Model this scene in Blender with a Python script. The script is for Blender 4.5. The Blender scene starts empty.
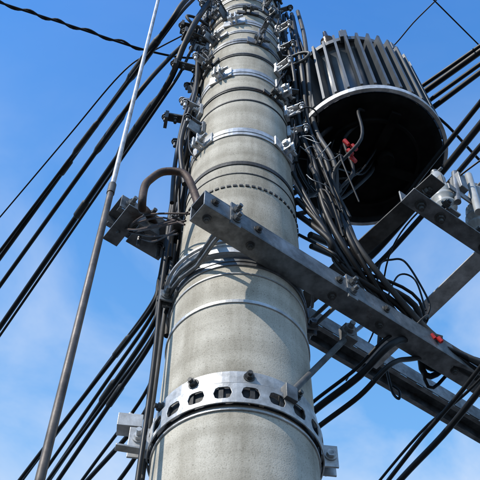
import bpy, math, random, bmesh
from mathutils import Vector as V, Matrix
random.seed(7)
scn=bpy.context.scene
# ------------------------------------------------------------------ materials
def newmat(name):
    m=bpy.data.materials.new(name); m.use_nodes=True
    nt=m.node_tree; b=nt.nodes["Principled BSDF"]; return m,nt,b
def noise(nt,scale,detail=6,rough=.6,vec=None):
    n=nt.nodes.new("ShaderNodeTexNoise"); n.inputs["Scale"].default_value=scale
    n.inputs["Detail"].default_value=detail; n.inputs["Roughness"].default_value=rough
    if vec is not None: nt.links.new(vec,n.inputs["Vector"])
    return n
def ramp(nt,src,stops):
    r=nt.nodes.new("ShaderNodeValToRGB"); e=r.color_ramp.elements
    e[0].position=stops[0][0]; e[0].color=(*stops[0][1],1)
    e[1].position=stops[-1][0]; e[1].color=(*stops[-1][1],1)
    for p,c in stops[1:-1]:
        x=e.new(p); x.color=(*c,1)
    nt.links.new(src,r.inputs[0]); return r
def mix(nt,fac,a,b,mode='MIX'):
    m=nt.nodes.new("ShaderNodeMix"); m.data_type='RGBA'; m.blend_type=mode
    if isinstance(fac,float): m.inputs[0].default_value=fac
    else: nt.links.new(fac,m.inputs[0])
    for i,s in((6,a),(7,b)):
        if isinstance(s,tuple): m.inputs[i].default_value=(*s,1)
        else: nt.links.new(s,m.inputs[i])
    return m.outputs[2]
def geo(nt):
    return nt.nodes.new("ShaderNodeNewGeometry").outputs["Position"]
def scaled(nt,vec,s):
    m=nt.nodes.new("ShaderNodeMapping"); m.inputs["Scale"].default_value=s; nt.links.new(vec,m.inputs[0]); return m.outputs[0]
def bump(nt,b,src,st,dist):
    bp=nt.nodes.new("ShaderNodeBump"); bp.inputs["Strength"].default_value=st; bp.inputs["Distance"].default_value=dist
    nt.links.new(src,bp.inputs["Height"]); nt.links.new(bp.outputs[0],b.inputs["Normal"])
def simple(name,c1,c2,scale,rough,metal=0.,bmp=.3,rust=None,spec=None,grime=.6):
    m,nt,b=newmat(name); g=geo(nt)
    n=noise(nt,scale,vec=g); r=ramp(nt,n.outputs[0],[(.3,c1),(.7,c2)])
    col=r.outputs[0]
    if rust:
        n2=noise(nt,scale*.6,8,.7,vec=g); rr=ramp(nt,n2.outputs[0],[(rust[0],(0,0,0)),(rust[0]+.1,(1,1,1))])
        col=mix(nt,rr.outputs[0],col,rust[1])
        iv=nt.nodes.new("ShaderNodeMath"); iv.operation='MULTIPLY_ADD'; nt.links.new(rr.outputs[0],iv.inputs[0]); iv.inputs[1].default_value=-metal; iv.inputs[2].default_value=metal
        nt.links.new(iv.outputs[0],b.inputs["Metallic"])
    else: b.inputs["Metallic"].default_value=metal
    n5=noise(nt,scale*.25,8,.7,vec=g); gr=ramp(nt,n5.outputs[0],[(.36,(.42,.40,.37)),(.60,(1,1,1))])
    col=mix(nt,grime,col,gr.outputs[0],'MULTIPLY')
    rg=nt.nodes.new("ShaderNodeMapRange"); nt.links.new(n5.outputs[0],rg.inputs[0]); rg.inputs[1].default_value=.3; rg.inputs[2].default_value=.7; rg.inputs[3].default_value=min(1,rough+.18); rg.inputs[4].default_value=max(.1,rough-.08)
    nt.links.new(rg.outputs[0],b.inputs["Roughness"])
    nt.links.new(col,b.inputs["Base Color"])
    if spec is not None: b.inputs["Specular IOR Level"].default_value=spec
    n3=noise(nt,scale*4,vec=g); bump(nt,b,n3.outputs[0],bmp,.002)
    return m
GALV=simple("galvanized_steel",(.11,.115,.12),(.29,.30,.31),22,.42,.5,.25,(.61,(.08,.045,.028)))
GALV_D=simple("weathered_steel",(.045,.045,.045),(.14,.14,.135),18,.55,.4,.3,(.58,(.07,.04,.025)))
GALV_L=simple("bright_steel",(.42,.43,.44),(.70,.70,.70),25,.4,.45,.25,(.66,(.18,.11,.07)),grime=.75)
RUST=simple("rusty_steel",(.022,.015,.012),(.075,.038,.024),30,.65,.2,.5)
GUARD=simple("weathered_guard",(.05,.042,.038),(.15,.125,.108),16,.5,.3,.3)
RUBBER=simple("black_cable_sheath",(.005,.005,.006),(.015,.015,.016),12,.48,0,.15,spec=.3)
RUBBER2=simple("weathered_cable_sheath",(.022,.022,.024),(.05,.05,.05),12,.6,0,.15)
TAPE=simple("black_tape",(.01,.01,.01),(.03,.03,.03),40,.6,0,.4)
PAINT=simple("transformer_paint",(.055,.062,.07),(.10,.11,.12),9,.40,0,.12,(.62,(.04,.03,.022)))
UNDER=simple("shaded_underside",(.004,.004,.004),(.014,.013,.012),14,.9,0,.3,spec=.08)  # near-black colour paints in the shade under the transformer
PORC=simple("grey_porcelain",(.34,.35,.35),(.50,.51,.50),10,.22,0,.05)
PORCD=simple("dark_porcelain",(.03,.02,.018),(.06,.045,.035),10,.2,0,.05)
RED=simple("red_plastic",(.5,.01,.01),(.65,.03,.02),20,.4,0,.05)
def concrete():
    m,nt,b=newmat("spun_concrete"); g=geo(nt)
    big=noise(nt,2.2,6,.6,vec=scaled(nt,g,(1,1,.6)))
    col=ramp(nt,big.outputs[0],[(.3,(.41,.375,.315)),(.5,(.52,.485,.415)),(.7,(.60,.565,.49))]).outputs[0]
    st=noise(nt,14,5,.6,vec=scaled(nt,g,(1,1,.09)))
    s2=ramp(nt,st.outputs[0],[(.42,(1,1,1)),(.70,(.55,.53,.49))])
    col=mix(nt,.75,col,s2.outputs[0],'MULTIPLY')
    st2=noise(nt,5,7,.72,vec=scaled(nt,g,(1,1,.35)))
    s22=ramp(nt,st2.outputs[0],[(.48,(1,1,1)),(.72,(.52,.50,.46))])
    col=mix(nt,.85,col,s22.outputs[0],'MULTIPLY')
    hz=noise(nt,5,3,.5,vec=scaled(nt,g,(.25,.25,3.2)))
    s3=ramp(nt,hz.outputs[0],[(.4,(.78,.77,.75)),(.6,(1.06,1.06,1.06))])
    col=mix(nt,.8,col,s3.outputs[0],'MULTIPLY')
    sp=noise(nt,330,3,.6,vec=g)
    s4=ramp(nt,sp.outputs[0],[(.32,(.58,.57,.54)),(.47,(1,1,1)),(.62,(1,1,1)),(.72,(1.25,1.23,1.2))])
    col=mix(nt,.8,col,s4.outputs[0],'MULTIPLY')
    vo=nt.nodes.new("ShaderNodeTexVoronoi"); vo.inputs["Scale"].default_value=55; nt.links.new(g,vo.inputs["Vector"])
    s5=ramp(nt,vo.outputs[0],[(.06,(.3,.28,.25)),(.11,(1,1,1))])
    col=mix(nt,.6,col,s5.outputs[0],'MULTIPLY')
    nt.links.new(col,b.inputs["Base Color"]); b.inputs["Roughness"].default_value=.9; b.inputs["Specular IOR Level"].default_value=.2
    bump(nt,b,sp.outputs[0],.25,.0025); return m
CONC=concrete()
# ------------------------------------------------------------------ mesh builder
class B:
    def __init__(s): s.v=[]; s.f=[]; s.sm=[]
    def add(s,vs,fs,smooth=False):
        o=len(s.v); s.v+= [tuple(x) for x in vs]; s.f+=[tuple(i+o for i in f) for f in fs]; s.sm+=[smooth]*len(fs)
    def frame(s,d,up=V((0,0,1))):
        d=d.normalized()
        if abs(d.dot(up))>.98: up=V((0,1,0))
        a=d.cross(up).normalized(); return a,a.cross(d).normalized()
    def box(s,c,size,x=V((1,0,0)),z=V((0,0,1))):
        c=V(c); x=V(x).normalized(); z=V(z); y=z.cross(x).normalized(); z=x.cross(y).normalized()
        vs=[c+x*(i*size[0]/2)+y*(j*size[1]/2)+z*(k*size[2]/2) for i in(-1,1) for j in(-1,1) for k in(-1,1)]
        s.add(vs,[(0,1,3,2),(4,6,7,5),(0,4,5,1),(2,3,7,6),(0,2,6,4),(1,5,7,3)])
    def prof(s,p,q,pts,up=(0,0,1)):
        p=V(p);q=V(q); a,b=s.frame(q-p,V(up)); n=len(pts)
        vs=[p+a*x+b*y for x,y in pts]+[q+a*x+b*y for x,y in pts]
        s.add(vs,[(i,(i+1)%n,n+(i+1)%n,n+i) for i in range(n)]+[tuple(range(n-1,-1,-1)),tuple(range(n,2*n))])
    def cyl(s,p,q,r,r2=None,n=14,smooth=True):
        p=V(p);q=V(q); r2=r if r2 is None else r2; a,b=s.frame(q-p)
        vs=[];
        for c,rr in((p,r),(q,r2)):
            for i in range(n):
                t=2*math.pi*i/n; vs.append(c+a*math.cos(t)*rr+b*math.sin(t)*rr)
        s.add(vs,[(i,(i+1)%n,n+(i+1)%n,n+i) for i in range(n)],smooth)
        s.add(vs[:n],[tuple(range(n-1,-1,-1))]); s.add(vs[n:],[tuple(range(n))])
    def lathe(s,c,ax,prof,n=24):
        c=V(c); ax=V(ax).normalized(); a,b=s.frame(ax); vs=[]
        for r,h in prof:
            for i in range(n):
                t=2*math.pi*i/n; vs.append(c+ax*h+a*math.cos(t)*r+b*math.sin(t)*r)
        m=len(prof)
        s.add(vs,[(j*n+i,j*n+(i+1)%n,(j+1)*n+(i+1)%n,(j+1)*n+i) for j in range(m-1) for i in range(n)],True)
        s.add(vs[:n],[tuple(range(n-1,-1,-1))]); s.add(vs[-n:],[tuple(range(n))])
    def tube(s,pts,r,n=8,sub=6,rad=None):
        P=[V(p) for p in pts]
        if sub>1 and len(P)>2:
            Q=[]
            for i in range(len(P)-1):
                p0=P[max(i-1,0)];p1=P[i];p2=P[i+1];p3=P[min(i+2,len(P)-1)]
                for k in range(sub):
                    t=k/sub; Q.append(.5*((2*p1)+(p2-p0)*t+(2*p0-5*p1+4*p2-p3)*t*t+(3*p1-p0-3*p2+p3)*t**3))
            Q.append(P[-1]); P=Q
        a=None; vs=[]
        for i,p in enumerate(P):
            d=(P[min(i+1,len(P)-1)]-P[max(i-1,0)]).normalized()
            if a is None: a,_=s.frame(d)
            a=(a-d*a.dot(d)).normalized(); b=d.cross(a)
            rr=r if rad is None else rad(i/(len(P)-1))
            for k in range(n):
                t=2*math.pi*k/n; vs.append(p+a*math.cos(t)*rr+b*math.sin(t)*rr)
        m=len(P)
        s.add(vs,[(j*n+i,j*n+(i+1)%n,(j+1)*n+(i+1)%n,(j+1)*n+i) for j in range(m-1) for i in range(n)],True)
        s.add(vs[:n],[tuple(range(n-1,-1,-1))]); s.add(vs[-n:],[tuple(range(n))])
    def perf(s,fn,L,W,th,nc,hl,hw):
        """perforated plate; fn(s,t,n)->point, nc cells along L each with a slot hl x hw"""
        cl=L/nc
        out=[(-1,-1),(-.5,-1),(0,-1),(.5,-1),(1,-1),(1,0),(1,1),(.5,1),(0,1),(-.5,1),(-1,1),(-1,0)]
        inn=[(-.8,-.8),(-.5,-1),(0,-1),(.5,-1),(.8,-.8),(1,0),(.8,.8),(.5,1),(0,1),(-.5,1),(-.8,.8),(-1,0)]
        N=12
        for c in range(nc):
            c0=-L/2+(c+.5)*cl; vs=[]
            for nn in(0,th):
                vs+=[fn(c0+x*cl/2,y*W/2,nn) for x,y in out]+[fn(c0+x*hl/2,y*hw/2,nn) for x,y in inn]
            fs=[]
            for i in range(N):
                j=(i+1)%N
                fs.append((i,j,N+j,N+i)); fs.append((2*N+i,3*N+i,3*N+j,2*N+j)); fs.append((N+i,N+j,3*N+j,3*N+i)); 
                if i<4 or 6<=i<10 or (c==0 and i>=10) or (c==nc-1 and i in(4,5)): fs.append((i,2*N+i,2*N+j,j))
            s.add(vs,fs)
    def band(s,z,r,h,th=.003,a0=-180,a1=180,n=72,tilt=0,c=(0,0)):
        vs=[];full=(a1-a0)>=360; m=n+1
        for i in range(m):
            a=math.radians(a0+(a1-a0)*i/n); sx,sy=math.sin(a),-math.cos(a)
            for rr,dz in((r,-h/2),(r+th,-h/2),(r+th,h/2),(r,h/2)):
                vs.append((c[0]+rr*sx,c[1]+rr*sy,z+dz+tilt*rr*sx))
        fs=[(i*4+k,(i+1)*4+k,(i+1)*4+(k+1)%4,i*4+(k+1)%4) for i in range(n) for k in range(4)]
        s.add(vs,fs)
        if not full: s.add(vs[:4],[(0,1,2,3)]); s.add(vs[-4:],[(3,2,1,0)])
    def bolt(s,p,d,L=.05,r=.006,head=True):
        p=V(p); d=V(d).normalized()
        s.cyl(p-d*.01,p+d*L,r,n=8)
        s.cyl(p,p+d*.003,r*2.3,n=14); s.cyl(p+d*.003,p+d*(.003+r*1.5),r*1.75,n=6,smooth=False)
    def obj(s,name,mat,parent=None,bevel=0):
        me=bpy.data.meshes.new(name); me.from_pydata(s.v,[],s.f); me.update()
        me.polygons.foreach_set("use_smooth",s.sm)
        o=bpy.data.objects.new(name,me); scn.collection.objects.link(o); me.materials.append(mat)
        bm=bmesh.new(); bm.from_mesh(me); bmesh.ops.recalc_face_normals(bm,faces=bm.faces); bm.to_mesh(me); bm.free()
        if bevel:
            md=o.modifiers.new("b",'BEVEL'); md.width=bevel; md.segments=2; md.limit_method='ANGLE'; md.angle_limit=math.radians(50)
        if parent: o.parent=parent
        return o
def empty(name,loc=(0,0,0)):
    e=bpy.data.objects.new(name,None); e.empty_display_size=.2; scn.collection.objects.link(e); return e
def rp(z): return .1800-.0125*(z-6.06)
def pp(a,z,off=0):
    a=math.radians(a); r=rp(z)+off; return V((r*math.sin(a),-r*math.cos(a),z))
def rd(a): a=math.radians(a); return V((math.sin(a),-math.cos(a),0))
def tg(a): a=math.radians(a); return V((math.cos(a),math.sin(a),0))
# ------------------------------------------------------------------ utility pole
pole=empty("utility_pole")
b=B(); n=96; zs=[-.5+i*.25 for i in range(50)]
vs=[(rp(z)*math.sin(2*math.pi*i/n),-rp(z)*math.cos(2*math.pi*i/n),z) for z in zs for i in range(n)]
b.add(vs,[(j*n+i,j*n+(i+1)%n,(j+1)*n+(i+1)%n,(j+1)*n+i) for j in range(len(zs)-1) for i in range(n)],True)
b.add(vs[-n:],[tuple(range(n))]); b.obj("concrete_shaft",CONC,pole)
b=B(); b.band(6.44,rp(6.44)-.001,.010,.0045); b.band(6.55,rp(6.55)-.001,.004,.004); b.obj("joint_ring",GALV_L,pole)
b=B(); b.band(7.10,rp(7.10)-.001,.018,.004); b.band(7.04,rp(7.04)-.001,.004,.003); b.band(7.53,rp(7.53)-.001,.007,.0035,tilt=.1)
b.obj("tape_wrap",TAPE,pole)
b=B()
for i in range(60):
    a=i*6; b.box(pp(a,6.97,.0015),(.011,.004,.008),tg(a))
b.obj("ribbed_strap",RUBBER2,pole)
def arcmap(z,off,tilt=0):
    def fn(s_,t,nn):
        r=rp(z)+off+nn; a=s_/(rp(z)+off); return V((r*math.sin(a),-r*math.cos(a),z+t+tilt*r*math.sin(a)))
    return fn
BZ=6.125; b=B(); R0=rp(BZ)+.010
b.perf(arcmap(BZ,.010),2*math.pi*R0*.97,.056,.003,20,.038,.032)
b.band(BZ+.054,rp(BZ)+.0005,.034,.004)
b.band(BZ-.037,rp(BZ)+.0005,.006,.004)
b.obj("perforated_band",GALV_L,pole,.0006)
b=B(); b.band(BZ,rp(BZ)+.0005,.050,.003)  # added dark strip and blocks that paint shade into the band's slots
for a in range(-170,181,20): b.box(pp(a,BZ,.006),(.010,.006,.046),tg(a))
b.obj("slot_shade_strip",TAPE,pole)
b=B()
for a in(-62,-30,8,44,100,-110): b.bolt(pp(a,BZ+.054,.004),rd(a),.018,.0055)
b.obj("perforated_band_bolts",GALV_D,pole)
def clampears(b,z,a,h=.05,L=.05,gap=.02,tw=0):
    "two radial ears with a bolt through, on a pole band"
    for sgn in(-1,1):
        c=pp(a,z,L/2)+tg(a)*sgn*gap/2; b.box(c,(L,.005,h),rd(a))
        b.box(pp(a,z,.003)+tg(a)*sgn*(gap/2+.018),(.036,.006,h),tg(a))
    c=pp(a,z,L*.62); t=tg(a)
    b.bolt(c+t*(gap/2+.003),t,.028,.006); b.bolt(c-t*(gap/2+.003),-t,.012,.006); b.cyl(c-t*gap/2,c+t*gap/2,.006,n=8)
b=B(); clampears(b,BZ+.01,-84,.06,.055,.028); clampears(b,BZ+.01,96,.06,.045,.028)
b.prof(pp(-84,BZ+.06,.03),pp(-84,BZ+.06,.085),[(-.018,-.018),(.018,-.018),(.018,-.013),(-.013,-.013),(-.013,.018),(-.018,.018)])
b.box(pp(-78,BZ-.03,.05),(.06,.02,.005),rd(-78)); b.bolt(pp(-84,BZ+.062,.06),(0,0,1),.03,.006); b.bolt(pp(-84,BZ+.01,.04)-tg(-84)*.02,-tg(-84),.02,.007)
b.obj("band_clamp",GALV_L,pole,.0008)
bands=[(7.30,.045,GALV_L,[-48,52,170],0),(7.757,.05,GALV_L,[-30,60,-120],.02),(7.92,.02,GALV_D,[-50,80],0),(8.05,.04,GALV,[-65,20,120],0),(8.15,.02,GALV_L,[-40,95],.03),(8.25,.045,GALV_L,[-15,75,-130],-.03),(8.35,.025,GALV_D,[5,-90],0),(8.44,.04,GALV,[-50,45,140],0),(8.54,.03,GALV_L,[0,85],0),(8.62,.05,GALV_L,[-80,10,100],0),(8.74,.03,GALV_D,[-20,60],0),(8.86,.05,GALV,[-40,60,170],0),(6.60,.034,GALV,[-75,100],0),(7.62,.02,GALV_D,[40,-100],.05)]
for z,h,m,ears,tl in bands:
    b=B(); b.band(z,rp(z)+.0005,h,.0035,tilt=tl); b.band(z,rp(z)+.003,h*.25,.003,tilt=tl)
    for a in ears: clampears(b,z+tl*rp(z)*math.sin(math.radians(a)),a,h*1.15,.038,.018)
    b.obj("steel_band",m,pole,.0006)
b=B(); b.band(6.635,rp(6.63)+.012,.03,.004,-100,40,tilt=-.12); b.band(6.66,rp(6.66)+.02,.008,.008,-110,95)
b.obj("crossarm_strap",GALV_L,pole)
b=B()
b.tube([(-.200,-.03,7.0),(-.202,-.05,6.8),(-.202,-.05,6.6),(-.195,-.07,6.4),(-.191,-.09,6.2),(-.193,-.09,5.9),(-.2,-.09,5)],.006,sub=4)
b.tube([pp(-98,9.5,.02),pp(-97,8.6,.02),pp(-95,8.2,.03),pp(-98,7.8,.02),pp(-100,7.4,.025),pp(-96,7.1,.02)],.008,sub=4)
for k in range(8):
    pts=[];z=9.4; a=-68-7*k
    while z>7.0-.1*k:
        pts.append(pp(a+random.uniform(-5,5),z,random.uniform(.012,.055))); z-=random.uniform(.22,.36)
    b.tube(pts,random.choice([.005,.007,.009]),sub=5)
b.obj("riser_cables",RUBBER,pole)
b=B(); b.tube([pp(-88,6.9,.018),pp(-86,6.6,.018),pp(-88,6.3,.016),pp(-90,5.6,.016),pp(-90,1,.016)],.006,sub=4)
b.tube([pp(88,8.9,.014),pp(86,8.3,.014),pp(85,7.9,.016),pp(90,7.4,.02)],.006,sub=4)
b.obj("ground_conduit",RUBBER2,pole)
b=B(); bl=B()
for i,(a,z) in enumerate(((-55,7.95),(-70,8.2),(-82,7.45),(50,7.9),(62,8.15),(-30,8.35),(72,7.5),(35,8.5),(-60,8.55),(-80,7.75),(80,7.75),(-95,8.0),(-62,7.60),(-46,8.15),(-75,8.40),(58,8.33),(70,8.62),(45,8.72),(-40,8.74),(-72,8.72),(25,8.14),(66,7.62),(-88,8.3),(-52,7.42))):
    d=rd(a); t=tg(a); p=pp(a,z,.0); q=bl if i%3==0 else b
    q.box(p+d*.008,(.03,.012,.07),t); q.box(p+d*.04+V((0,0,.02)),(.07,.022,.006),d); q.bolt(p+d*.065+V((0,0,.02)),(0,0,-1),.035,.006); q.bolt(p+d*.014,d,.02,.006)
    if i%2: q.box(p+d*.035-V((0,0,.018)),(.05,.006,.04),d,V((0,0,1))+t*.3)
b.obj("cable_bracket",GALV,pole,.0008); bl.obj("bright_cable_bracket",GALV_L,pole,.0008)
b=B()
for a,z,L in((-75,8.02,.13),(-80,7.62,.12),(-66,8.25,.12),(-78,8.45,.13)):
    d=rd(a); p=pp(a,z); b.box(p+d*L/2,(L,.03,.006),d); b.box(p+d*L/2+V((0,0,.015)),(L,.005,.03),d)
    for u in(.35,.65,.95): b.bolt(p+d*L*u-V((0,0,.003)),(0,0,-1),.03,.006)
    b.box(p+d*(L-.01)-V((0,0,.02)),(.012,.045,.05),d)
b.obj("cable_rack",GALV_D,pole,.0008)
b=B()
for a,z,L in((-62,8.32,.10),(66,8.0,.10)):
    p=pp(a,z); d=rd(a)
    b.tube([p,p+d*L*.6,p+d*L+V((0,0,.01)),p+d*(L+.02)+V((0,0,.05)),p+d*L*.8+V((0,0,.08)),p+d*.02+V((0,0,.07))],.0065,sub=5)
b.obj("steel_loop_hook",GALV_D,pole)
b=B()
for k in range(16):
    a=random.choice([-1,1])*random.uniform(48,98); z=random.uniform(7.55,8.85); pts=[]; da=random.uniform(-6,6)
    for j in range(5): pts.append(pp(a,z,.004+.035*math.sin(j/4*math.pi)*random.uniform(.7,1.2))); a+=da; z-=random.uniform(.05,.10)
    b.tube(pts,random.choice([.0025,.0035,.005]),n=6,sub=5)
b.obj("jumper_wires",RUBBER,pole)
# ------------------------------------------------------------------ crossarms
ph=math.radians(35.5); AD=V((math.cos(ph),math.sin(ph),0)); AN=V((math.sin(ph),-math.cos(ph),0))
arm=empty("crossarm"); w=.031
P0=V((-.105,-.325,6.62)); P1=P0+AD*2.3
b=B(); t=.004
for (cx,cz,sx,sz) in((0,w-t/2,2*w,t),(0,-w+t/2,2*w,t),(w-t/2,0,t,2*w-2*t),(-w+t/2,0,t,2*w-2*t)):
    b.box((P0+P1)/2+AN*cx+V((0,0,cz)),(2.3,sx,sz),AD)
b.obj("square_tube",GALV,arm,.001)
b=B()
for s_ in(.03,.16,.42,.58,.85,1.05,1.3,1.6):
    c=P0+AD*s_; b.bolt(c+AN*w,AN,.012,.005); b.bolt(c-V((0,0,w)),(0,0,-1),.014,.005)
b.obj("bolts",GALV_D,arm)
b=B()
for dz in(-.018,.018):
    pts=[V((.118,-.162,6.62+dz))+AN*.06+AD*-.185,V((.118,-.162,6.62+dz))-AN*.05-AD*.188]
    for aa in range(200,-30,-18):
        q=math.radians(aa); pts.append(V((0,0,6.62+dz))+AD*(.188*math.cos(q))-AN*(.188*math.sin(q)) )
    pts.append(V((.118,-.162,6.62+dz))+AN*.06+AD*.185)
    b.tube(pts,.006,sub=2)
for sg in(-1,1): b.box(V((.118,-.162,6.62))+AN*.035+AD*.185*sg,(.03,.006,.09),AD); b.bolt(V((.118,-.162,6.602))+AN*.038+AD*.185*sg,AN,.02,.006); b.bolt(V((.118,-.162,6.638))+AN*.038+AD*.185*sg,AN,.02,.006)
b.obj("u_bolt",GALV,arm)
arm2=empty("crossarm"); Q0=V((-.385,-.010,7.07)); Q1=Q0+AD*2.6; L=2.6
b=B(); mid=(Q0+Q1)/2
b.perf(lambda s_,t_,nn: mid+AD*s_+AN*t_+V((0,0,.03+nn)),L,.08,.004,34,.034,.022)
for sg in(-1,1): b.box(mid+AN*(.04+.002)*sg+V((0,0,.004)),(L,.004,.062),AD)
for sg in(-1,1): b.box(mid+AN*.032*sg+V((0,0,-.0285)),(L,.016,.003),AD)
b.obj("channel",GALV,arm2,.0008)
b=B()
angp=[(-.025,-.025),(.025,-.025),(.025,-.020),(-.020,-.020),(-.020,.025),(-.025,.025)]
b.prof(Q0+AD*.03-AN*.05-V((0,0,.062)),Q0+AD*.03+AN*.10-V((0,0,.062)),angp)
b.box(Q0+AD*.14-V((0,0,.036)),(.12,.10,.006),AD); b.box(Q0+AD*.10+AN*.048-V((0,0,.03)),(.08,.006,.08),AD); b.box(Q0+AD*.16+AN*.085-V((0,0,.045)),(.05,.08,.006),AD,V((.2,0,1)))
for s_ in(.03,.1,.17): b.bolt(Q0+AD*s_+AN*.051,AN,.03,.007); b.bolt(Q0+AD*s_-V((0,0,.04)),(0,0,-1),.06,.006)
b.obj("end_bracket",GALV,arm2,.001)
b=B(); b.tube([Q0+AD*.18,Q0+AD*.12+V((.01,-.1,-.05)),V((-.262,-.2,6.795)),V((-.266,-.2,6.90)),V((-.252,-.2,6.945)),V((-.222,-.2,6.985)),V((-.175,-.2,6.985)),V((-.150,-.2,6.955)),V((-.125,-.205,6.86)),V((-.10,-.215,6.74)),V((-.09,-.25,6.66))],.0115,n=12,sub=4)
b.obj("bent_brace_hook",RUST,arm2)
b=B()
for k in range(7):
    p=Q0+AD*random.uniform(.02,.1)+V((0,0,-.06)); q=V((-.15+random.uniform(-.02,.02),-.2,6.72+random.uniform(-.05,.06)))
    m_=(p+q)/2+V((random.uniform(-.03,.03),random.uniform(-.03,.02),random.uniform(-.04,.01)))
    b.tube([p,m_,q],.0028,n=6)
b.obj("tie_wires",RUST,arm2)
fr=empty("transformer_support_frame")
def angle_iron(b,p,q,w_,t_=.005,up=(0,0,1)):
    b.prof(p,q,[(-w_/2,-w_/2),(w_/2,-w_/2),(w_/2,-w_/2+t_),(-w_/2+t_,-w_/2+t_),(-w_/2+t_,w_/2),(-w_/2,w_/2)],up)
b=B(); angle_iron(b,(.10,.345,6.96),(.545,-.225,6.96),.055); b.obj("shaded_angle",GALV_D,fr,.001)  # darker steel puts this bar's shade into its colour
b=B(); angle_iron(b,(.43,.50,6.99),(.83,-.11,6.99),.06); b.obj("pale_angle",GALV_L,fr,.001)
b=B(); angle_iron(b,(.46,-.19,6.93),(1.5,.54,6.93),.055); b.obj("outer_angle",GALV,fr,.001)
b=B()
for p in((.50,-.16,6.93),(.56,-.12,6.93),(.70,-.02,6.93),(.76,.03,6.93)): b.bolt(V(p)-V((0,0,.028)),(0,0,-1),.025,.007); b.bolt(V(p)+AN*.028,AN,.02,.007)
b.obj("bolts",GALV_D,fr)
br=empty("crossarm_brace")
b=B(); b.cyl(pp(35,6.155,.01),(.275,.0,6.52),.0075,n=12); b.obj("stud_rod",GALV_D,br)
b=B(); b.box((.28,.0,6.53),(.035,.03,.05),AD); b.bolt((.28,-.015,6.53),(0.3,-1,0),.03,.008); b.box(pp(35,6.155,.014),(.03,.02,.04),tg(35)); b.cyl((.285,.01,6.54),(.42,.36,7.02),.006); b.obj("end_clamp",GALV,br,.001)
# ------------------------------------------------------------------ transformer
tr=empty("pole_transformer"); TC=V((.464,.125,0)); z0,z1=7.635,8.25; TR=.290
b=B()
b.lathe(TC+V((0,0,z0)),(0,0,1),[(.265,.02),(.25,.03),(.232,.05),(.212,z1-z0-.06),(.232,z1-z0-.055),(.236,z1-z0-.03),(.215,z1-z0-.0),(.12,z1-z0+.05),(.03,z1-z0+.065)],72)
b.obj("tank",PAINT,tr)
b=B()
for i in range(38):
    a=i/38*2*math.pi; d=V((math.sin(a),-math.cos(a),0)); j=random.uniform(-.012,.012)
    b.prof(TC+V((0,0,z0+.05))+d*.254,TC+V((0,0,z1-.075+j))+d*.242,[(-.0028,-.036),(.0028,-.036),(.0048,.034),(-.0048,.034)],up=d)
b.obj("cooling_fins",PAINT,tr)
b=B(); b.band(z0+.022,TR-.016,.026,.014,c=TC[:2]); b.obj("rim",GALV_L,tr,.001)
b=B(); b.band(z1-.045,.232,.03,.010,c=TC[:2])
for a in(-60,-10,40,110,200): c_=math.radians(a); p=TC+V((.247*math.sin(c_),-.247*math.cos(c_),z1-.04)); b.box(p,(.03,.03,.06),rd(a)); b.bolt(p+V((0,0,.03)),(0,0,1),.03,.006)
b.obj("lid_clamp_ring",PAINT,tr,.001)
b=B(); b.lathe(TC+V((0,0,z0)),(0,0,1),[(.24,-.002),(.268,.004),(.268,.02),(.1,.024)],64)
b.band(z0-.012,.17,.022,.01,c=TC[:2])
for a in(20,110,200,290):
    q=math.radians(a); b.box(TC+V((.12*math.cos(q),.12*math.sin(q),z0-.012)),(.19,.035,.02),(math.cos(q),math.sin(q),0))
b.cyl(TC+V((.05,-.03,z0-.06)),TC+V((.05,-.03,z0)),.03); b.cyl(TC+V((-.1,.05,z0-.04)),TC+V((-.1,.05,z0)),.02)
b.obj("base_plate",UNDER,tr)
b=B()
for dx,dy in((-.08,-.15),(.09,-.10),(.0,.1)):
    b.lathe(TC+V((dx,dy,z1)),(dx,dy*1.3,1.0),[(.03,0),(.034,.02),(.018,.03),(.034,.045),(.018,.055),(.032,.07),(.016,.08),(.028,.095),(.012,.12),(.008,.16)],20)
b.obj("bushing",PORCD,tr)
b=B()
for z in(7.78,8.08):
    b.box((.19,.03,z),(.08,.12,.03),(1,.15,0)); b.box((.18,.0,z+.03),(.04,.16,.006),(1,.15,0)); b.bolt((.19,-.03,z),(0,-1,0),.03,.008)
b.box((.190,.03,7.93),(.010,.10,.36),(1,.15,0))
b.obj("hanger_bracket",GALV,tr,.001)
b=B()
for dx,dy,dz in((-.123,-.175,-.227),(-.112,-.155,-.240),(-.107,-.180,-.205),(-.132,-.190,-.190)):
    p=TC+V((dx,dy,z0+dz)); b.cyl(p,p+V((.012,.004,-.022)),.0085,.007)
b.obj("red_terminal_caps",RED,tr)
b=B()
for k in range(18):
    p=TC+V((random.uniform(-.22,.03),random.uniform(-.22,.1),z0)); q=V((.24+random.uniform(-.04,.06),-.06+random.uniform(-.05,.09),7.20+random.uniform(-.15,.12)))
    m1=p+V((random.uniform(-.08,.0),random.uniform(-.04,.03),-random.uniform(.04,.16))); m2=(m1+q)/2+V((random.uniform(-.05,.05),random.uniform(-.04,.04),random.uniform(-.09,.03)))
    b.tube([p,m1,m2,q,q+V((.03,.03,-.2))],random.choice([.003,.004,.006,.008]),sub=6)
b.obj("secondary_leads",RUBBER,tr)
b=B()
for k in range(5):
    p=V((.17+random.uniform(0,.03),-.10+random.uniform(-.03,.03),7.35+random.uniform(-.25,.2))); pts=[p]
    for j in range(3): p=p+V((random.uniform(.0,.05),random.uniform(-.03,.04),random.uniform(-.08,.1))); pts.append(p)
    b.tube(pts,.0018,n=6)
b.obj("bare_wire_tails",GALV,tr)
pv=TC+V((0,0,z0)); tr.matrix_world=Matrix.Translation(pv)@Matrix.Rotation(math.radians(-2.5),4,'Y')@Matrix.Translation(-pv)
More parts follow.
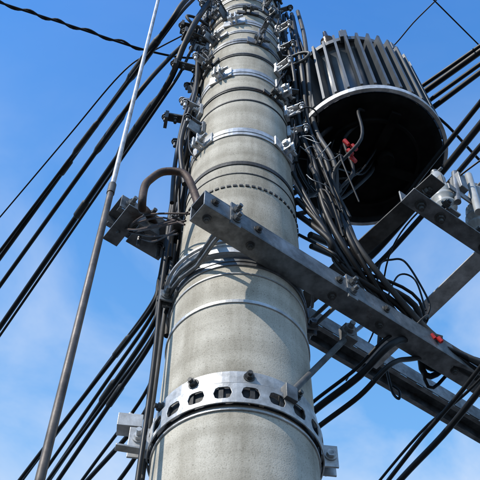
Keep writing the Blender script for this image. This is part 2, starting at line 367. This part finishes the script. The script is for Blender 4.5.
# ------------------------------------------------------------------ cables
def cable(name,pts,r,mat=RUBBER,sub=8,sleeves=()):
    e=empty(name); b=B(); b.tube(pts,r,sub=sub); b.obj("conductor",mat,e)
    if sleeves:
        b=B()
        for p,q,rr in sleeves: b.tube([p+(p-q)*.12,p,p+(q-p)*.03,q+(p-q)*.03,q,q+(q-p)*.12],rr,sub=1,rad=lambda t,rr=rr:[rr*.6,rr*.9,rr,rr,rr*.9,rr*.6][min(5,int(round(t*5)))],n=12)
        b.obj("splice_sleeve",TAPE,e)
    return e
def span(P,d,L=38,sag=.35):
    P=V(P); d=V((d[0],d[1],0)).normalized(); return [P+d*(L*t)+V((0,0,-4*sag*t*(1-t))) for t in(0,.01,.025,.05,.1,.2,.35,.5,.65,.8,1)]
def sl(P,d,a,b_,rr):
    P=V(P); d=V((d[0],d[1],0)).normalized(); return (P+d*a-V((0,0,.036*a)),P+d*b_-V((0,0,.036*b_)),rr)
D1=(-.584,.812)
lead=lambda *p:[V(x) for x in p]
cable("power_cable",lead((-.15,-.13,8.95),(-.21,-.16,8.6),(-.262,-.17,8.38))+span((-.324,-.1,8.282),D1),.011,sleeves=[sl((-.324,-.1,8.282),D1,.05,.26,.017),sl((-.324,-.1,8.282),D1,.75,.83,.015)])
cable("power_cable",lead((-.15,-.1,8.9),(-.22,-.12,8.6),(-.27,-.12,8.42))+span((-.36,-.04,8.27),(-.60,.80)),.008,sleeves=[sl((-.36,-.04,8.27),(-.6,.8),.45,.62,.013)])
cable("power_cable",lead((-.17,0,8.6),(-.23,-.05,8.3),(-.30,-.05,8.1))+span((-.404,0,7.87),(-.575,.818)),.009,sleeves=[sl((-.404,0,7.87),(-.575,.818),.1,.28,.014)])
cable("power_cable",lead((-.16,-.1,8.6),(-.20,-.13,8.3),(-.24,-.1,8.1))+span((-.299,0,7.95),(-.553,.833)),.0125,sleeves=[sl((-.299,0,7.95),(-.553,.833),.08,.33,.019),sl((-.299,0,7.95),(-.553,.833),.62,.70,.017)])
cable("power_cable",lead((-.16,-.05,8.5),(-.2,-.08,8.2),(-.24,-.05,8.0))+span((-.31,.03,7.90),(-.55,.835)),.006)
cable("service_wire",lead((-.18,0,8.6),(-.4,.05,8.4))+span((-.519,.1,8.275),(-.642,.767)),.0035)
d0=(-.944,-.330); P=V((-.413,0,8.309))
cable("telephone_cable",lead((-.12,.12,8.62),(-.22,.08,8.42))+span(P,d0,30,.3),.005)
b=B(); hl=[]
for i in range(140):
    t=i/110; hl.append(P+V((d0[0],d0[1],0))*(t*1.4)+V((0,0,-.05*t))+V((0,.008*math.sin(i*.62+.4*math.sin(i*.2)),.008*math.cos(i*.62+.4*math.sin(i*.2)))))
e=empty("telephone_cable"); b.tube(hl,.0045,sub=1); b.obj("twisted_strand",RUBBER,e)
LLs=[((-.247,.1,6.735),(-.542,.84),.0065),((-.243,.1,6.70),(-.50,.86),.0055),((-.239,.1,6.65),(-.492,.871),.0075),((-.234,.1,6.61),(-.52,.86),.005),((-.234,.1,6.589),(-.49,.872),.0065),((-.25,.12,6.78),(-.53,.85),.006),((-.232,.1,6.40),(-.50,.86),.0045),((-.232,.1,6.319),(-.562,.827),.006),((-.232,.1,6.20),(-.50,.86),.005)]
for i,(p,d,r) in enumerate(LLs):
    p=V(p); zt=7.15+.05*(i%4)
    cable("drop_cable",[V((-.19-.01*(i%3),.03+.012*i,zt)),V((-.215,.02+.012*i,(zt+p.z)/2)),p+V((.018,-.03,.09))]+span(p,d,30,.35),r,sleeves=[sl(p,d,.12+.05*(i%3),.2+.05*(i%3),r*1.5)] if i in(0,2,4) else ())
Rs=[((.722,.1,8.144),(.725,-.688),.013),((.735,.12,8.10),(.72,-.69),.009),((.70,.1,8.17),(.74,-.67),.009),((.75,.12,8.05),(.70,-.71),.011)]
for p,d,r in Rs:
    p=V(p); dd=V((d[0],d[1],0)).normalized()
    cable("power_cable",[V((.1,.22,p.z+.3)),p-dd*.75+V((0,0,.05)),p-dd*.4,p-dd*.15]+span(p,d,25,.3),r)
for p,d,r in (((.644,.1,7.42),(.453,-.892),.012),((.66,.1,7.36),(.47,-.88),.009),((.63,.1,7.50),(.46,-.89),.009)):
    p=V(p); dd=V((d[0],d[1],0)).normalized()
    cable("power_cable",[V((.22,.1,p.z-.3)),V((.36,.22,p.z-.22)),p-dd*.3+V((-.06,0,-.06)),p-dd*.1]+span(p,d,25,.3),r)
cable("power_cable",[V((.3,.3,8.3)),V((.5,.2,8.1))]+span((.722,.1,8.009),(.756,.655)),.006)
cable("service_wire",[V((.05,.15,8.95)),V((.35,.3,8.85))]+span((.643,.2,8.775),(.631,-.776),25,.2),.003)
cable("service_wire",span((2.5,1.3,8.4),(-.75,-.661),25,.2),.003)
cable("service_wire",[V((.4,.8,7.2)),V((.47,.5,7.15)),V((.5,.2,7.2)),V((.62,-.06,7.15)),V((.9,-.3,7.2))],.003)
base=[(.19,-.03,8.75),(.205,-.08,8.35),(.215,-.10,8.01),(.219,-.05,7.611),(.254,-.05,7.333),(.275,-.03,7.12),(.318,-.02,6.88),(.454,.10,6.73),(.54,.12,6.66),(.66,.16,6.62),(.9,.33,6.62),(1.3,.62,6.66),(2.2,1.3,6.8)]
for k in range(8):
    ox,oy,oz=(random.uniform(-.03,.045),random.uniform(-.02,.05),random.uniform(-.03,.03))
    pts=[V(p)+V((ox,oy,oz))+V((random.uniform(-.014,.014) for _ in range(3))) for p in base]
    cable("bundled_cable",pts,random.choice([.005,.007,.009,.0105]),mat=RUBBER if k%4 else RUBBER2,sub=7)
for k in range(5):
    pts=[V((.17,-.06+.02*k,7.25-.06*k)),V((.22+.01*k,-.05,7.02-.05*k)),V((.30,.0,6.82)),V((.40+.03*k,.09,6.70+.02*k)),V((.52,.15+.02*k,6.70-.03*k)),V((.7,.25,6.60+.03*k)),V((1.2,.55,6.7))]
    cable("bundled_cable",[p+V((random.uniform(-.012,.012) for _ in range(3))) for p in pts],random.choice([.005,.007,.009]),sub=7)
b=B()
for p,q,r in(((.222,-.05,7.60),(.224,-.05,7.585),.055),((.50,.115,6.70),(.512,.118,6.69),.05)):
    P_=V(p);Q_=V(q); a_,c_=b.frame(Q_-P_); b.tube([P_+a_*math.cos(i*.3)*r*.8+c_*math.sin(i*.3)*r for i in range(22)],.003,n=6,sub=1)
e=empty("cable_tie"); b.obj("loop",RUBBER2,e)
for k,(dz,dy,r) in enumerate(((0,0,.0095),(-.04,.03,.007),(.05,.02,.005))):
    cable("drop_cable",[V((-.1,.5,6.40+dz)),V((.1,.32+dy,6.44+dz)),V((.205,.2+dy,6.462+dz)),V((.31,.09+dy,6.475+dz)),V((.39,.03+dy,6.53+dz)),V((.47,.09+dy,6.62+dz)),V((.6,.17,6.66))],r)
cable("drop_cable",[V((.20,.72,6.30)),V((.420,.30,6.321)),V((.568,-.021,6.321)),V((.9,-.8,6.40))],.008)
cable("drop_cable",[V((.30,.72,6.42)),V((.47,.30,6.43)),V((.60,.0,6.43)),V((.95,-.8,6.5))],.006)
cable("drop_cable",[V((.34,.72,6.52)),V((.50,.32,6.50)),V((.66,.0,6.47)),V((1.0,-.8,6.5))],.004)
cable("jumper_wire",[V((.40,.12,6.85)),V((.449,.2,7.105)),V((.49,.2,7.135)),V((.532,.2,7.124)),V((.566,.2,6.99)),V((.575,.2,6.90)),V((.55,.2,6.84)),V((.52,.19,6.80))],.0035)
cable("jumper_wire",[V((.43,.15,6.85)),V((.50,.2,7.05)),V((.55,.2,7.03)),V((.56,.2,6.88))],.003)
cable("jumper_wire",[V((.43,.28,6.72)),V((.44,.3,6.64)),V((.455,.3,6.61)),V((.46,.3,6.64)),V((.445,.3,6.66))],.004)
b=B()
for k in range(3): p=V((.505+.016*k,.085,6.625+.012*(k%2))); b.cyl(p,p+V((.008,.002,-.014)),.007,.006)
e=empty("cable_connector"); b.obj("red_cap",RED,e)
b=B(); b.cyl((.50,.09,6.645),(.55,.10,6.635),.012); b.obj("body",TAPE,e)
gw=empty("guy_wire"); gd=(V((-.382,-.1,8.625))-V((-.328,-.3,5.798))).normalized()
def gp(z): p=V((-.328,-.3,5.798)); return p+gd*((z-5.798)/gd.z)
b=B(); b.tube([gp(6.8),gp(9),gp(11.2)],.0075,sub=1); b.tube([gp(11.2),V((-.1,.02,11.4))],.0075,sub=1); b.obj("steel_strand",GALV_L,gw)
b=B(); b.tube([gp(-.2),gp(3),gp(6.85)],.0092,sub=1); b.obj("guard_tube",GUARD,gw)
b=B(); b.cyl(gp(6.82),gp(6.87),.0108); b.obj("ferrule",GALV_D,gw)
def post_ins(p,H=.22,tiltv=(0,0,1)):
    e=empty("post_insulator"); b=B(); p=V(p)
    b.lathe(p,tiltv,[(.018,0),(.02,.03),(.034,.04),(.034,.05),(.02,.06),(.036,.075),(.036,.088),(.022,.10),(.034,.115),(.034,.13),(.02,.15),(.026,.19),(.02,H)],24); b.obj("porcelain_body",PORC,e)
    b=B(); b.cyl(p-V((0,0,.05)),p+V((0,0,.005)),.009); b.box(p+V((0,0,.0)),(.05,.05,.008),AD); t_=V(tiltv).normalized(); b.cyl(p+t_*H,p+t_*(H+.025),.012); b.bolt(p+t_*(H+.012),AN,.03,.005); b.obj("metal_cap",GALV,e)
post_ins((.60,-.085,6.965)); post_ins((.70,-.015,6.965),.24,(.15,-.05,1)); post_ins((.80,.06,6.965),.22)
co_=empty("fuse_cutout"); b=B(); b.box((.66,-.09,7.13),(.03,.04,.08),AD,(.2,.1,1)); b.box((.65,-.10,7.06),(.10,.006,.03),AD); b.cyl((.63,-.11,7.0),(.66,-.09,7.2),.010); b.obj("holder",GALV,co_,.002)
b=B(); b.cyl((.69,-.09,6.98),(.71,-.07,7.22),.012); b.obj("fuse_tube",PORC,co_)
dr=empty("strain_insulator"); b=B(); b.lathe((.43,.20,6.83),(.15,.35,1),[(.02,-.02),(.030,-.015),(.036,.0),(.036,.02),(.029,.028),(.029,.034),(.036,.042),(.036,.07),(.026,.085),(.02,.10)],28); b.obj("porcelain_drum",PORC,dr)
b=B(); b.cyl((.43,.198,6.80),(.43,.20,6.82),.022); b.cyl((.44,.24,6.93),(.47,.5,7.04),.008); b.box((.42,.18,6.805),(.09,.03,.012),AD); b.obj("dark_cap",RUBBER,dr)
# ------------------------------------------------------------------ ground
m,nt,bs=newmat("asphalt"); g=geo(nt); nn=noise(nt,3,10,.7,vec=g); r=ramp(nt,nn.outputs[0],[(.3,(.035,.035,.036)),(.7,(.07,.07,.068))]); nt.links.new(r.outputs[0],bs.inputs["Base Color"]); bs.inputs["Roughness"].default_value=.9
b=B(); b.add([(-600,-600,0),(600,-600,0),(600,600,0),(-600,600,0)],[(0,1,2,3)]); b.obj("ground",m)
# ------------------------------------------------------------------ sun & sky
SUN=V((-.55,-.50,.68)).normalized()
sd=bpy.data.lights.new("sun",'SUN'); sd.energy=5; sd.angle=math.radians(.5); sd.color=(1,.95,.87); so=bpy.data.objects.new("sun",sd); scn.collection.objects.link(so)
so.rotation_euler=SUN.to_track_quat('Z','Y').to_euler()
w_=bpy.data.worlds.new("World"); scn.world=w_; w_.use_nodes=True; nt=w_.node_tree
s=nt.nodes.new("ShaderNodeTexSky"); s.sky_type='NISHITA'; s.sun_disc=False
s.sun_elevation=math.asin(SUN.z); s.sun_rotation=math.atan2(SUN.x,SUN.y); s.ozone_density=3; s.air_density=1.2; s.dust_density=.5
col=mix(nt,1.0,s.outputs[0],(.55,1.50,2.45),'MULTIPLY')
tc=nt.nodes.new("ShaderNodeTexCoord").outputs["Generated"]
sep=nt.nodes.new("ShaderNodeSeparateXYZ"); nt.links.new(tc,sep.inputs[0])
hz=nt.nodes.new("ShaderNodeMapRange"); nt.links.new(sep.outputs[2],hz.inputs[0]); hz.inputs[1].default_value=.97; hz.inputs[2].default_value=.58; hz.inputs[3].default_value=0; hz.inputs[4].default_value=.8
col=mix(nt,hz.outputs[0],col,(2.2,4.9,8.2))
cn=noise(nt,2.6,7,.55,vec=scaled(nt,tc,(1,1.6,1.2))); cn.inputs["Distortion"].default_value=.5
cr=ramp(nt,cn.outputs[0],[(.43,(0,0,0)),(.68,(1,1,1))])
mu=nt.nodes.new("ShaderNodeMath"); mu.operation='MULTIPLY'; nt.links.new(cr.outputs[0],mu.inputs[0])
m2=nt.nodes.new("ShaderNodeMapRange"); nt.links.new(sep.outputs[2],m2.inputs[0]); m2.inputs[1].default_value=.89; m2.inputs[2].default_value=.62; m2.inputs[3].default_value=.05; m2.inputs[4].default_value=1
nt.links.new(m2.outputs[0],mu.inputs[1])
col=mix(nt,mu.outputs[0],col,(6.4,7.1,8.3))
nt.links.new(col,nt.nodes["Background"].inputs[0]); nt.nodes["Background"].inputs[1].default_value=.12
# ------------------------------------------------------------------ camera
C=V((0,-1.5,4.8)); th=math.radians(55); ro=math.radians(1.2)
F=V((0,math.cos(th),math.sin(th))); R_=V((1,0,0)); U_=V((0,-math.sin(th),math.cos(th)))
R=R_*math.cos(ro)+U_*math.sin(ro); U=U_*math.cos(ro)-R_*math.sin(ro)
cd=bpy.data.cameras.new("camera"); co=bpy.data.objects.new("camera",cd); scn.collection.objects.link(co)
M=Matrix((R,U,-F)).transposed().to_4x4(); M.translation=C; co.matrix_world=M
cd.angle=math.radians(30); cd.clip_end=5000; cd.clip_start=.02; scn.camera=co
scn.view_settings.view_transform='Standard'; scn.view_settings.look='None'
